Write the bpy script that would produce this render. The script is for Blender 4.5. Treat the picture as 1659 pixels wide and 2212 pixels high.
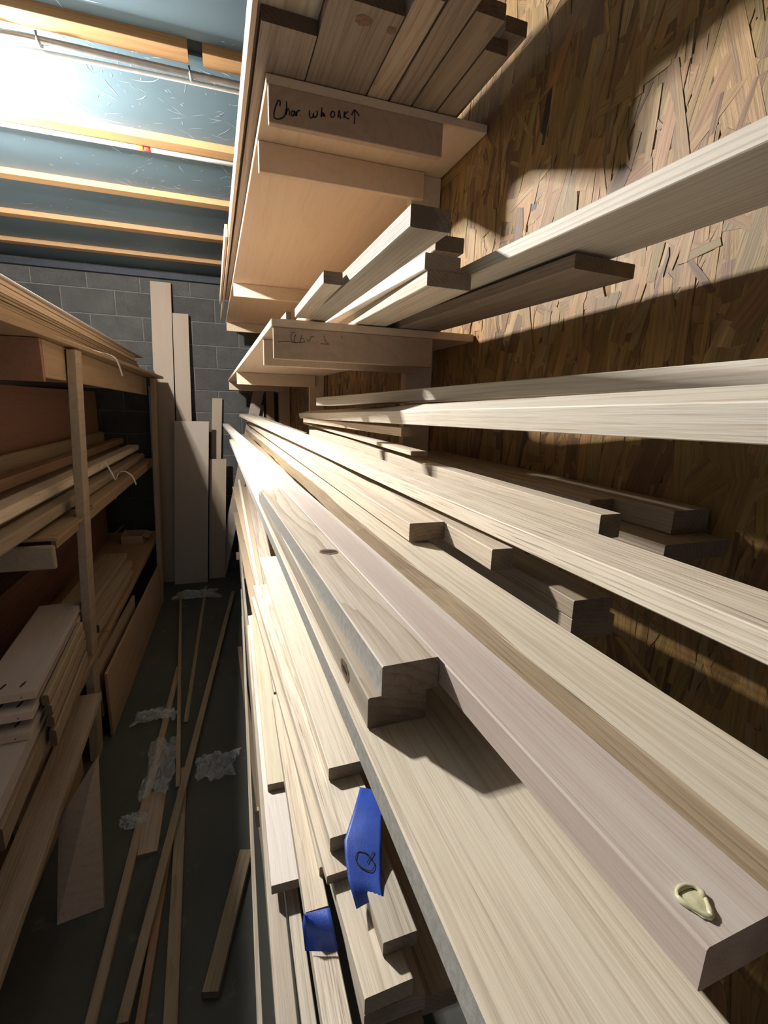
import bpy, math, random
from mathutils import Vector, Matrix, noise as mnoise

# ------------------------------------------------------------------ scene, camera, light
for o in list(bpy.data.objects): bpy.data.objects.remove(o)
sc = bpy.context.scene
COL = sc.collection
H = 1.69                                   # eye height above the floor; coordinates below are relative to the eye
cam_d = bpy.data.cameras.new('camera'); cam = bpy.data.objects.new('camera', cam_d); COL.objects.link(cam)
cam_d.sensor_fit = 'VERTICAL'; cam_d.sensor_height = 24.0
cam_d.lens = 1021.771 * 24.0 / 2212.0
cam_d.clip_start = 0.01; cam_d.clip_end = 50
cam.matrix_world = Matrix([[0.951001, 0.040794, -0.306484, 0], [-0.307884, 0.215836, -0.926619, 0], [0.02835, 0.975577, 0.21782, 0], [0, 0, 0, 1]])
cam.location = (0, 0, H)
sc.camera = cam
sc.cycles.max_bounces = 6; sc.cycles.diffuse_bounces = 3; sc.cycles.glossy_bounces = 2; sc.cycles.transparent_max_bounces = 6
sc.cycles.caustics_reflective = False; sc.cycles.caustics_refractive = False
sc.view_settings.view_transform = 'Standard'; sc.view_settings.look = 'None'
sc.view_settings.exposure = 1.02; sc.view_settings.gamma = 1.0; sc.view_settings.use_curve_mapping = False
w = bpy.data.worlds.new('world'); sc.world = w; w.use_nodes = True
w.node_tree.nodes['Background'].inputs[0].default_value = (0.55, 0.68, 0.9, 1)
w.node_tree.nodes['Background'].inputs[1].default_value = 0.6
# cool fill light added behind the camera, set in an opening made for it
dl = bpy.data.lights.new('rear_fill', 'AREA'); dl.shape = 'RECTANGLE'; dl.size = 0.9; dl.size_y = 2.0
dl.energy = 2.6; dl.color = (0.84, 0.92, 1.0)
dlo = bpy.data.objects.new('rear_fill', dl); COL.objects.link(dlo)
dlo.location = (-0.35, -2.36, H - 0.65); dlo.rotation_euler = (math.radians(90), 0, 0)
LAMP = (-0.89, 2.12, 0.985)
LAMP_W = 345.0

# ------------------------------------------------------------------ helpers
def tag(o, label=None, cat=None, group=None, kind=None):
    if label: o['label'] = label
    if cat: o['category'] = cat
    if group: o['group'] = group
    if kind: o['kind'] = kind
    return o

def world(p): return Vector((p[0], p[1], p[2] + H))

def empty(name, loc, label=None, cat=None, group=None, kind=None):
    o = bpy.data.objects.new(name, None); COL.objects.link(o); o.location = world(loc)
    o.empty_display_size = 0.1
    return tag(o, label, cat, group, kind)

def adopt(o, parent):
    if parent is not None:
        o.parent = parent
        o.matrix_parent_inverse = parent.matrix_basis.inverted()

def finish(name, me, mats, loc, parent=None, rot=None, smooth=False):
    for m in (mats if isinstance(mats, (list, tuple)) else [mats]): me.materials.append(M[m] if isinstance(m, str) else m)
    o = bpy.data.objects.new(name, me); COL.objects.link(o)
    if rot is None: o.location = world(loc)
    else:
        m4 = rot.to_4x4(); m4.translation = world(loc); o.matrix_basis = m4
    if smooth:
        for p in me.polygons: p.use_smooth = True
    adopt(o, parent)
    return o

def mesh(name, verts, faces, mats, parent=None, origin=None, smooth=False, midx=None):
    """verts in eye-relative metres; origin becomes the object's location"""
    if origin is None:
        xs, ys, zs = zip(*verts)
        origin = ((min(xs)+max(xs))/2, (min(ys)+max(ys))/2, min(zs))
    me = bpy.data.meshes.new(name)
    me.from_pydata([(v[0]-origin[0], v[1]-origin[1], v[2]-origin[2]) for v in verts], [], faces)
    if midx:
        for p, i in zip(me.polygons, midx): p.material_index = i
    me.update()
    return finish(name, me, mats, origin, parent, None, smooth)

BOXF = [(0,3,2,1),(4,5,6,7),(0,1,5,4),(1,2,6,5),(2,3,7,6),(3,0,4,7)]
def boxv(x0,x1,y0,y1,z0,z1):
    return [(x0,y0,z0),(x1,y0,z0),(x1,y1,z0),(x0,y1,z0),(x0,y0,z1),(x1,y0,z1),(x1,y1,z1),(x0,y1,z1)]

def plank_mesh(name, wd, L, t, n=1, bow=0.0, live=0, edge=None, ch=0.0012, seed=0, twist=0.0):
    """board: x 0..wd, y 0..L, z -t..0, long edges eased; last two faces are the end grain"""
    ch = min(ch, wd*.2, t*.2)
    prof = [(ch,0),(wd-ch,0),(wd,-ch),(wd,-t+ch),(wd-ch,-t),(ch,-t),(0,-t+ch),(0,-ch)]
    V = []; F = []; mi = []
    for i in range(n+1):
        s = i/n; y = s*L; dz = bow*4*s*(1-s)
        for k, (x, z) in enumerate(prof):
            if live and k in (0,5,6,7):
                x = x + .006*mnoise.noise((y*3.1, k*.35, seed)) + .003*mnoise.noise((y*11, k*.6, seed)) - (.006 if k in (5,6) else 0)
            a = twist*(s-.5)
            V.append((x, y, z + dz + a*(x-wd/2)))
    for i in range(n):
        for k in range(8):
            a = i*8+k; b = i*8+(k+1)%8
            F.append((a, b, b+8, a+8)); mi.append(2 if ((live and k in (5,6,7)) or (edge and k == 6)) else 0)
    F.append(tuple(reversed(range(8)))); mi.append(1)
    F.append(tuple(n*8+k for k in range(8))); mi.append(1)
    me = bpy.data.meshes.new(name)
    me.from_pydata(V, [], [tuple(reversed(f)) for f in F])
    for p, i in zip(me.polygons, mi): p.material_index = i
    me.update()
    return me

def plank(name, a, b, wd, t, mat, label=None, cat=None, group=None, parent=None, bow=0, live=0, roll=0, n=None, twist=0, ch=.0012, edge=None):
    """a, b: near and far ends of the top left edge; the board extends to the right and down"""
    a = Vector(a); b = Vector(b); d = (b-a); L = d.length; y = d.normalized()
    x = Vector((y.y, -y.x, 0)).normalized(); z = x.cross(y).normalized()
    if roll:
        q = Matrix.Rotation(math.radians(roll), 3, y); x = q @ x; z = q @ z
    R = Matrix((x, y, z)).transposed()
    if n is None: n = 14 if bow else (60 if live else 1)
    me = plank_mesh(name, wd, L, t, n, bow, live, edge, ch=ch, seed=a.x*7, twist=twist)
    o = finish(name, me, ([mat, mat + '_end'] if (mat + '_end') in M else [mat, mat]) + (['bark'] if live else [edge] if edge else []), a, parent, R)
    return tag(o, label, cat, group)

def box_part(name, x0,x1,y0,y1,z0,z1, mat, parent=None, bevel=0, label=None, cat=None, kind=None):
    o = mesh(name, boxv(x0,x1,y0,y1,z0,z1), BOXF, mat, parent)
    if bevel:
        m = o.modifiers.new('bevel','BEVEL'); m.width = bevel; m.segments = 2
    return tag(o, label, cat, None, kind)

def tube(name, pts, r, mat, parent=None, seg=10, closed=False, smooth=True):
    pts = [Vector(p) for p in pts]; V=[]; F=[]
    n = len(pts)
    for i, p in enumerate(pts):
        t = (pts[min(i+1,n-1)] - pts[max(i-1,0)]).normalized()
        up = Vector((0,0,1)) if abs(t.z) < .9 else Vector((1,0,0))
        u = t.cross(up).normalized(); v = u.cross(t)
        rr = r[i] if isinstance(r,(list,tuple)) else r
        for k in range(seg):
            a = 2*math.pi*k/seg; V.append(tuple(p + rr*(math.cos(a)*u + math.sin(a)*v)))
    for i in range(n-1):
        for k in range(seg):
            F.append((i*seg+k, i*seg+(k+1)%seg, (i+1)*seg+(k+1)%seg, (i+1)*seg+k))
    F.append(tuple(reversed(range(seg)))); F.append(tuple((n-1)*seg+k for k in range(seg)))
    return mesh(name, V, F, mat, parent, smooth=smooth)

def grid_sheet(name, rows, mat, parent=None, thick=.0004, smooth=True):
    """rows: list of equal-length point rows -> thin curved sheet"""
    V = [tuple(p) for r in rows for p in r]; c = len(rows[0]); F = []
    for i in range(len(rows)-1):
        for k in range(c-1):
            F.append((i*c+k, i*c+k+1, (i+1)*c+k+1, (i+1)*c+k))
    o = mesh(name, V, F, mat, parent, smooth=smooth)
    m = o.modifiers.new('solid','SOLIDIFY'); m.thickness = thick; m.offset = 0
    return o

def ribbon_strokes(name, strokes, wd, mat, parent, normal=(0,-1,0), lift=.0003):
    V=[]; F=[]; nrm = Vector(normal)
    for st in strokes:
        P = [Vector(p) + nrm*lift for p in st]
        base = len(V)
        for i, p in enumerate(P):
            t = (P[min(i+1,len(P)-1)] - P[max(i-1,0)]).normalized(); s = t.cross(nrm).normalized()*wd/2
            V += [tuple(p-s), tuple(p+s)]
        for i in range(len(P)-1):
            a = base+2*i; F.append((a, a+1, a+3, a+2))
    return mesh(name, V, F, mat, parent)

def smooth_path(pts, k=5):
    P = [Vector(p) for p in pts]; out=[]
    for i in range(len(P)-1):
        p0=P[max(i-1,0)]; p1=P[i]; p2=P[i+1]; p3=P[min(i+2,len(P)-1)]
        for j in range(k):
            t=j/k
            out.append(.5*((2*p1)+(-p0+p2)*t+(2*p0-5*p1+4*p2-p3)*t*t+(-p0+3*p1-3*p2+p3)*t*t*t))
    out.append(P[-1]); return out

# ------------------------------------------------------------------ materials
M = {}
class NT:
    def __init__(s, name):
        s.m = bpy.data.materials.new(name); s.m.use_nodes = True; s.t = s.m.node_tree
        s.b = s.t.nodes['Principled BSDF']; M[name] = s.m
    def n(s, typ, **kw):
        x = s.t.nodes.new(typ)
        for k, v in kw.items():
            if k.startswith('i_'): x.inputs[int(k[2:]) if k[2:].isdigit() else k[2:]].default_value = v
            else: setattr(x, k, v)
        return x
    def l(s, a, b): s.t.links.new(a, b)
    def math(s, op, a, b=None, c=None):
        x = s.t.nodes.new('ShaderNodeMath'); x.operation = op
        for i, v in enumerate((a, b, c)):
            if v is None: continue
            if hasattr(v, 'is_output'): s.l(v, x.inputs[i])
            else: x.inputs[i].default_value = v
        return x.outputs[0]
    def mix(s, fac, a, b, blend='MIX'):
        x = s.t.nodes.new('ShaderNodeMix'); x.data_type = 'RGBA'; x.blend_type = blend
        for sock, v in ((x.inputs[0], fac), (x.inputs[6], a), (x.inputs[7], b)):
            if hasattr(v, 'is_output'): s.l(v, sock)
            else: sock.default_value = v if not isinstance(v, tuple) or len(v) == 4 else (*v, 1)
        return x.outputs[2]
    def ramp(s, fac, stops):
        x = s.t.nodes.new('ShaderNodeValToRGB'); s.l(fac, x.inputs[0])
        e = x.color_ramp.elements
        while len(e) < len(stops): e.new(0.5)
        for k, (p, c) in zip(e, stops): k.position = p; k.color = c if len(c) == 4 else (*c, 1)
        return x.outputs[0]
    def noise(s, vec, scale, detail=3, rough=.55, dim='3D'):
        x = s.t.nodes.new('ShaderNodeTexNoise'); s.l(vec, x.inputs['Vector'])
        x.inputs['Scale'].default_value = scale; x.inputs['Detail'].default_value = detail; x.inputs['Roughness'].default_value = rough
        return x.outputs[0]
    def scale(s, vec, sc3):
        x = s.t.nodes.new('ShaderNodeVectorMath'); x.operation = 'MULTIPLY'; s.l(vec, x.inputs[0]); x.inputs[1].default_value = sc3
        return x.outputs[0]
    def bump(s, h, strength, dist=.002):
        x = s.t.nodes.new('ShaderNodeBump'); s.l(h, x.inputs['Height']); x.inputs['Strength'].default_value = strength; x.inputs['Distance'].default_value = dist
        s.l(x.outputs[0], s.b.inputs['Normal'])

def wood(name, light, dark, ring=.0055, contrast=.5, pore=.35, streak=None, rough=.62, vary=.12, end=.32, warp=.012):
    """solid sawn timber: growth rings about a pith line, stretched fibre and pores; y runs along the board"""
    for suffix in ('', '_end'):
        k = NT(name + suffix)
        tc = k.n('ShaderNodeTexCoord').outputs['Object']
        rnd = k.n('ShaderNodeObjectInfo').outputs['Random']
        off = k.n('ShaderNodeCombineXYZ')
        r2 = k.math('FRACT', k.math('MULTIPLY', rnd, 17.31)); r3 = k.math('FRACT', k.math('MULTIPLY', rnd, 91.7))
        k.l(k.math('MULTIPLY_ADD', rnd, .16, -.08), off.inputs[0]); k.l(k.math('MULTIPLY', r2, 30.), off.inputs[1]); k.l(k.math('MULTIPLY_ADD', r3, .07, .022), off.inputs[2])
        ad = k.n('ShaderNodeVectorMath', operation='ADD'); k.l(tc, ad.inputs[0]); k.l(off.outputs[0], ad.inputs[1])
        v = ad.outputs[0]
        low = k.n('ShaderNodeTexNoise'); low.inputs['Scale'].default_value = 1.0; low.inputs['Detail'].default_value = 1
        k.l(k.scale(v, (7, 1.7, 7)), low.inputs['Vector'])
        wv = k.n('ShaderNodeVectorMath', operation='MULTIPLY_ADD'); k.l(low.outputs[0], wv.inputs[0]); wv.inputs[1].default_value = (warp*2, 0, warp*1.6); k.l(v, wv.inputs[2])
        sp = k.n('ShaderNodeSeparateXYZ'); k.l(wv.outputs[0], sp.inputs[0])
        rr = k.math('SQRT', k.math('ADD', k.math('POWER', sp.outputs[0], 2), k.math('POWER', k.math('MULTIPLY_ADD', sp.outputs[1], .004, sp.outputs[2]), 2)))
        rr = k.math('MULTIPLY_ADD', k.noise(k.scale(v, (260, 5, 260)), 1, 0), .0012, rr)
        rr = k.math('MULTIPLY_ADD', k.noise(k.scale(v, (45, 3, 45)), 1, 1), .007, rr)
        saw = k.math('FRACT', k.math('DIVIDE', rr, ring))
        ringv = k.math('POWER', saw, 2.8)
        fib = k.noise(k.scale(v, (400, 9, 400)), 1, 2, .7)
        fibw = k.noise(k.scale(v, (60, 1.2, 60)), 1, 2)
        fac = k.math('MULTIPLY_ADD', k.math('MULTIPLY', ringv, k.noise(k.scale(v, (30, .9, 30)), 1, 0)), contrast*2.6, .08)
        fac = k.math('ADD', fac, k.math('MULTIPLY', k.math('SUBTRACT', fib, .5), 1.7))
        fac = k.math('ADD', fac, k.math('MULTIPLY', k.math('SUBTRACT', fibw, .5), 1.7))
        cl = k.math('MINIMUM', k.math('MAXIMUM', fac, 0.), 1.)
        col = k.mix(cl, light, dark)
        if streak:
            st = k.ramp(k.noise(k.scale(v, (16, .7, 16)), 1, 3), [(.49, (0,0,0)), (.62, (1,1,1))])
            col = k.mix(k.math('MULTIPLY', st, .7), col, streak)
        if pore:
            po = k.noise(k.scale(v, (700, 13, 700)), 1, 0)
            pm = k.ramp(po, [(.575, (0,0,0)), (.66, (1,1,1))])
            pm = k.math('MULTIPLY', pm, k.math('MULTIPLY_ADD', ringv, .8, .2))
            col = k.mix(k.math('MULTIPLY', pm, pore), col, tuple(c*.45 for c in dark))
        br = k.math('MULTIPLY_ADD', r2, vary*2, 1-vary)
        bc = k.n('ShaderNodeCombineXYZ')
        for i in range(3): k.l(k.math('MULTIPLY', br, end*(1.1,.92,.76)[i] if suffix else 1.), bc.inputs[i])
        col = k.mix(1.0, col, bc.outputs[0], 'MULTIPLY')
        k.l(col, k.b.inputs['Base Color'])
        k.b.inputs['Roughness'].default_value = rough; k.b.inputs['Specular IOR Level'].default_value = .3
        k.bump(fib, .35, .0012)

wood('oak', (.67,.57,.44), (.46,.36,.26), contrast=.5, pore=.4, ring=.006)
wood('oak_yellow', (.73,.64,.50), (.55,.45,.33), contrast=.4, pore=.3, ring=.007)
wood('oak_grey', (.56,.49,.39), (.38,.31,.23), contrast=.5, pore=.35, ring=.007, streak=(.32,.25,.19))
wood('oak_knot', (.60,.52,.42), (.40,.32,.24), contrast=.6, pore=.3, ring=.0085, warp=.022)
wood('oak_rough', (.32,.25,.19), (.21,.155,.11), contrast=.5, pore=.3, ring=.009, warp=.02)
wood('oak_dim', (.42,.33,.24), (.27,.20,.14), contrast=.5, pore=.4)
wood('ash', (.74,.65,.52), (.49,.39,.29), contrast=.6, pore=.85, ring=.0045)
wood('ash_pale', (.74,.67,.56), (.57,.48,.37), contrast=.5, pore=.3, ring=.007)
wood('pink', (.77,.69,.615), (.66,.56,.48), contrast=.35, pore=.2, ring=.012, streak=(.54,.42,.36), warp=.02)
wood('pine_pale', (.66,.58,.42), (.52,.42,.28), contrast=.35, pore=.1, ring=.008)
wood('bark', (.38,.285,.18), (.23,.16,.095), contrast=.6, pore=.4, ring=.004)
wood('lath', (.36,.27,.175), (.24,.17,.105), contrast=.4, pore=.2, ring=.01, warp=.03)
wood('lath_red', (.34,.20,.12), (.22,.12,.07), contrast=.4, pore=.2)
wood('rack_pine', (.36,.275,.19), (.26,.185,.115), contrast=.35, pore=.1, ring=.008)
wood('furring', (.37,.22,.10), (.28,.16,.065), contrast=.45, pore=.1, ring=.008)
wood('primed', (.50,.44,.40), (.44,.375,.33), contrast=.15, pore=.05, end=1.15)
wood('mahogany', (.20,.10,.06), (.12,.055,.035), contrast=.35, pore=.25)
wood('birch', (.60,.455,.315), (.53,.385,.25), contrast=.25, pore=.04, ring=.03, warp=.06, vary=.05, end=.9)
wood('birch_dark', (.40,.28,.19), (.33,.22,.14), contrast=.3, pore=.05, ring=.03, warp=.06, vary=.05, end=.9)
wood('red_ply', (.30,.15,.09), (.24,.115,.07), contrast=.2, pore=.04, ring=.03, warp=.06)
wood('tan_ply', (.34,.23,.135), (.28,.18,.10), contrast=.25, pore=.04, ring=.03, warp=.06)

def plain(name, col, rough=.6, metal=0, spec=.4, var=0, nscale=30, bump=0, col2=None):
    k = NT(name); k.b.inputs['Roughness'].default_value = rough; k.b.inputs['Metallic'].default_value = metal
    k.b.inputs['Specular IOR Level'].default_value = spec
    tc = k.n('ShaderNodeTexCoord').outputs['Object']
    n = k.noise(tc, nscale, 4)
    c2 = col2 if col2 else tuple(c*(1-var) for c in col)
    k.l(k.mix(k.ramp(n, [(.35,(0,0,0)),(.65,(1,1,1))]), col, c2), k.b.inputs['Base Color'])
    if bump: k.bump(n, bump, .002)
    return k

plain('grey_edge', (.51,.475,.42), .55, var=.25, nscale=160, bump=.2)
plain('ink', (.012,.011,.012), .5, var=.2)
plain('pencil', (.10,.075,.06), .7, var=.2)
plain('knot_dark', (.035,.02,.014), .8, var=.5, nscale=90)
plain('knot_brown', (.22,.12,.075), .7, var=.4, nscale=120)
plain('glue', (.70,.66,.42), .25, var=.2, nscale=120, spec=.5)
plain('steel_grey', (.42,.43,.43), .35, .6, var=.2)
plain('pvc_white', (.72,.74,.74), .4, var=.08)
plain('label_red', (.75,.12,.10), .5, var=.1); plain('label_yellow', (.85,.62,.08), .5, var=.1)
plain('dark_metal', (.035,.04,.05), .6, .3, var=.3)
plain('strap_white', (.72,.70,.64), .35, var=.1)
plain('hole_dark', (.05,.03,.02), .9, var=.3)
plain('card', (.42,.33,.26), .7, var=.15)
plain('blue_cloth', (.02,.035,.10), .7, var=.4)
k = plain('tape_blue', (.035,.085,.42), .45, var=.25, nscale=40, spec=.5); 
tcx = k.n('ShaderNodeTexCoord').outputs['Object']; k.bump(k.noise(tcx, 700, 2), .5, .0006)
# ceiling sheet: blue grey coated metal
k = plain('ceiling_sheet', (.098,.150,.178), .5, 0, .3, col2=(.086,.133,.158), nscale=2.2)
plain('scratch', (.36,.44,.47), .4, .1, var=.2)
# floor concrete
k = NT('concrete_floor'); tc = k.n('ShaderNodeTexCoord').outputs['Object']
n1 = k.noise(tc, 1.6, 6, .6); n2 = k.noise(tc, 60, 4, .6); n3 = k.noise(tc, 9, 5, .65)
c = k.mix(k.ramp(n1, [(.3,(0,0,0)),(.7,(1,1,1))]), (.055,.055,.045), (.095,.093,.077))
c = k.mix(k.math('MULTIPLY', k.ramp(n3, [(.62,(0,0,0)),(.72,(1,1,1))]), .5), c, (.20,.197,.172))
c = k.mix(k.math('MULTIPLY', n2, .35), c, (.045,.043,.035))
k.l(c, k.b.inputs['Base Color']); k.b.inputs['Roughness'].default_value = .75; k.bump(n2, .2, .002)
# concrete block
k = NT('block'); tc = k.n('ShaderNodeTexCoord').outputs['Object']; rnd = k.n('ShaderNodeObjectInfo').outputs['Random']
ad = k.n('ShaderNodeVectorMath', operation='ADD'); k.l(tc, ad.inputs[0]); k.l(k.math('MULTIPLY', rnd, 40.), ad.inputs[1])
n1 = k.noise(ad.outputs[0], 7, 4, .6); n2 = k.noise(ad.outputs[0], 150, 4, .7)
c = k.mix(k.ramp(n1, [(.3,(0,0,0)),(.7,(1,1,1))]), (.058,.056,.051), (.088,.085,.078))
c = k.mix(k.ramp(n2, [(.36,(1,1,1)),(.5,(0,0,0))]), c, (.045,.044,.041))
vb = k.n('ShaderNodeCombineXYZ')
for i in range(3): k.l(k.math('MULTIPLY_ADD', rnd, .3, .85), vb.inputs[i])
k.l(k.mix(1., c, vb.outputs[0], 'MULTIPLY'), k.b.inputs['Base Color']); k.b.inputs['Roughness'].default_value = .9; k.bump(n2, .5, .003)
plain('mortar', (.15,.147,.135), .9, var=.25, nscale=40, bump=.3)
plain('painted_wall', (.10,.097,.09), .9, var=.2, nscale=8)
plain('osb_base', (.33,.20,.095), .8, var=.4, nscale=30)
# oriented strand board flakes: colour per flake + fibre along the flake (uv)
k = NT('osb_flake')
at = k.n('ShaderNodeAttribute', attribute_name='col').outputs['Color']
uv = k.n('ShaderNodeUVMap').outputs[0]
fb = k.noise(k.scale(uv, (260, 9, 1)), 1, 3, .6); fb2 = k.noise(k.scale(uv, (60, 3, 1)), 1, 2)
c = k.mix(k.ramp(fb, [(.35,(0,0,0)),(.75,(1,1,1))]), (1.12,1.12,1.12), (.62,.58,.52))
c2 = k.mix(k.ramp(fb2, [(.4,(0,0,0)),(.7,(1,1,1))]), (1.05,1.05,1.05), (.72,.68,.62))
k.l(k.mix(1., k.mix(1., at, c, 'MULTIPLY'), c2, 'MULTIPLY'), k.b.inputs['Base Color'])
k.b.inputs['Roughness'].default_value = .55; k.b.inputs['Specular IOR Level'].default_value = .35; k.bump(fb, .5, .0015)
# clear crumpled plastic film
k = NT('film'); k.b.inputs['Roughness'].default_value = .12; k.b.inputs['IOR'].default_value = 1.35
k.b.inputs['Base Color'].default_value = (.92,.93,.93,1); k.b.inputs['Transmission Weight'].default_value = .0
k.b.inputs['Alpha'].default_value = .28; k.b.inputs['Specular IOR Level'].default_value = .9
tc = k.n('ShaderNodeTexCoord').outputs['Object']; k.bump(k.noise(tc, 60, 3), .8, .006)
# lamp
k = NT('lamp_glow'); k.b.inputs['Base Color'].default_value = (1,1,1,1)
k.b.inputs['Emission Color'].default_value = (1.0,.972,.93,1)
LR = .042
k.b.inputs['Emission Strength'].default_value = 60.0
k.m.cycles.emission_sampling = 'NONE'

# ------------------------------------------------------------------ room shell
def wall_x(y): return .672 - .0264*y       # the chipboard wall runs very slightly askew
def front_x(y): return .139 - .0264*y      # aisle edge of the right-hand rack
YB = 4.91; ZC = 1.11; ZF = -H; XL = -1.95; YF = -2.4
tag(mesh('floor', boxv(XL-.2, .95, YF-.1, YB+.2, ZF-.1, ZF), BOXF, 'concrete_floor'), 'bare grey concrete floor', None, None, 'structure')
tag(mesh('wall_left', boxv(XL-.1, XL, YF, YB+.1, ZF, ZC+.1), BOXF, 'painted_wall'), 'dark wall behind the left rack', None, None, 'structure')
# front wall, with an unseen opening added for the fill light
DX0, DX1, DZ1 = -.80, .10, .36
fw = []
for q in (boxv(XL, DX0, YF-.1, YF, ZF, ZC+.1), boxv(DX1, .95, YF-.1, YF, ZF, ZC+.1), boxv(DX0, DX1, YF-.1, YF, DZ1, ZC+.1)): fw.append(q)
tag(mesh('wall_front', [v for q in fw for v in q], [tuple(i+8*j for i in f) for j in range(3) for f in BOXF], 'painted_wall'), 'wall behind the camera with an opening added for the fill light', None, None, 'structure')
# right wall: base slab + flakes
y0, y1 = YF, YB+.05
tag(mesh('wall_right', [(wall_x(y0)+.004,y0,ZF),(wall_x(y0)+.1,y0,ZF),(wall_x(y1)+.1,y1,ZF),(wall_x(y1)+.004,y1,ZF),
      (wall_x(y0)+.004,y0,ZC+.1),(wall_x(y0)+.1,y0,ZC+.1),(wall_x(y1)+.1,y1,ZC+.1),(wall_x(y1)+.004,y1,ZC+.1)], BOXF, 'osb_base'),
    'wall clad in coarse orange brown chipboard sheets', None, None, 'structure')
WR = bpy.data.objects['wall_right']
def build_flakes():
    rng = random.Random(5); V=[]; F=[]; UV=[]; CO=[]
    def flake(y, z, L, Wd, ang, h, col, tilt):
        ca, sa = math.cos(ang), math.sin(ang); base = len(V)
        pts = [(-Wd*.5*rng.uniform(.6,1), -L*.5*rng.uniform(.85,1)), (Wd*.5*rng.uniform(.5,1), -L*.5*rng.uniform(.8,1.05)), (Wd*.5*rng.uniform(.8,1.1), rng.uniform(-.2,.2)*L),
               (Wd*.5*rng.uniform(.5,1), L*.5*rng.uniform(.85,1)), (-Wd*.5*rng.uniform(.5,1), L*.5*rng.uniform(.8,1.05)), (-Wd*.5*rng.uniform(.8,1.1), rng.uniform(-.2,.2)*L)]
        uo = rng.uniform(0,50)
        for lift in (0, 1):
            for (u, v) in pts:
                yy = y + u*ca - v*sa; zz = z + u*sa + v*ca
                hh = (h + tilt[0]*u + tilt[1]*v)*lift - .001*(1-lift)
                V.append((wall_x(yy)+.004-hh, yy, zz))
        fs = [tuple(base+6+i for i in range(6))] + [(base+i, base+6+i, base+6+(i+1)%6, base+(i+1)%6) for i in range(6)]
        for f in fs:
            F.append(f); CO.append(col)
            for idx in f:
                u, v = pts[(idx-base) % 6]; UV.append((u+uo, v))
    def one(ylo, yhi, zlo, zhi, h0):
        y = rng.uniform(ylo, yhi); z = rng.uniform(zlo, zhi)
        L = rng.choice((.06,.10,.14,.2,.26))*rng.uniform(.7,1.2); Wd = rng.choice((.010,.016,.026,.04,.06))*rng.uniform(.7,1.2)
        r = rng.random()
        ang = rng.gauss(.08,.20) if r < .84 else rng.uniform(-1.6,1.6)
        if r >= .84: L *= .7
        t = rng.random(); d = rng.uniform(.58,.98)
        if t < .10: c = (.42,.275,.12)
        elif t < .24: c = (.22,.115,.045)
        else: c = (.34+.06*rng.random(), .198+.04*rng.random(), .066+.02*rng.random())
        if rng.random() < .012: c = (.07,.05,.04)
        flake(y, z, L, Wd, ang, h0 + rng.uniform(0,.0012), (c[0]*d,c[1]*d,c[2]*d,1), (rng.gauss(0,.022), rng.gauss(0,.003)))
    for i in range(5200): one(.1, 2.0, -.95, 1.12, .0006 + .0022*i/5200)
    for i in range(3600): one(1.9, 4.9, -1.2, 1.12, .0006 + .0022*i/3600)
    for i in range(1500): one(-1.2, .15, -1.0, 1.12, .0006 + .0022*i/1500)
    me = bpy.data.meshes.new('strand_flakes'); me.from_pydata(V, [], F)
    uvl = me.uv_layers.new(name='UVMap'); uvl.data.foreach_set('uv', [c for p in UV for c in p])
    ca = me.attributes.new('col', 'FLOAT_COLOR', 'FACE'); ca.data.foreach_set('color', [c for p in CO for c in p])
    me.update()
    o = finish('strand_flakes', me, 'osb_flake', (0,0,0), WR); o['kind'] = 'stuff'
build_flakes()
# back wall: mortar slab + concrete blocks, each its own piece
wb = tag(mesh('wall_back', boxv(XL-.1, .9, YB+.006, YB+.2, ZF, ZC+.1), BOXF, 'mortar'), 'grey concrete block wall at the far end', None, None, 'structure')
def build_blocks():
    bw, bh, j = .4064, .2032, .010
    me = bpy.data.meshes.new('block'); ch=.004; x0,x1,z0,z1 = 0,bw-j,0,bh-j
    V=[(x0,.03,z0),(x1,.03,z0),(x1,.03,z1),(x0,.03,z1),(x0,ch,z0),(x1,ch,z0),(x1,ch,z1),(x0,ch,z1),(x0+ch,0,z0+ch),(x1-ch,0,z0+ch),(x1-ch,0,z1-ch),(x0+ch,0,z1-ch)]
    F=[(0,1,5,4),(1,2,6,5),(2,3,7,6),(3,0,4,7),(4,5,9,8),(5,6,10,9),(6,7,11,10),(7,4,8,11),(8,9,10,11)]
    me.from_pydata(V,[],F); me.materials.append(M['block']); me.update()
    rng = random.Random(3)
    zt = 1.085
    for r in range(14):
        z = zt - (r+1)*bh + .033
        xo = -.271 + (0 if r % 2 == 0 else bw/2)
        for c in range(-5, 3):
            x = xo + c*bw
            if x < XL-.35 or x > .75: continue
            o = bpy.data.objects.new('block', me); COL.objects.link(o)
            o.location = world((x, YB + rng.uniform(-.002,.002), z)); adopt(o, wb)
build_blocks()
# ceiling: coated sheets between flat furring strips
cl = tag(mesh('ceiling', boxv(XL-.1, .95, YF-.1, YB+.2, ZC+.006, ZC+.12), BOXF, 'dark_metal'), 'ceiling of blue grey scratched sheets between wooden strips', None, None, 'structure')
SY = [1.886 + .622*i for i in range(-7, 5)]
SW = .072
for i, y in enumerate(SY):
    if i == 7:      # the strip that is interrupted near the rack
        plank('furring_strip', (XL, y+SW, ZC), (-.073, y+SW, ZC), SW, .03, 'furring', parent=cl)
        plank('furring_strip', (-.029, y+SW, ZC), (.9, y+SW, ZC), SW, .03, 'furring', parent=cl)
    else:
        plank('furring_strip', (XL, y+SW, ZC), (.9, y+SW, ZC), SW, .03, 'furring', parent=cl)
    ya = y + SW; yb = SY[i+1] if i+1 < len(SY) else YB
    box_part('ceiling_panel', XL, .9, ya+.001, yb-.001, ZC-.002, ZC+.006, 'ceiling_sheet', cl)
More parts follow.
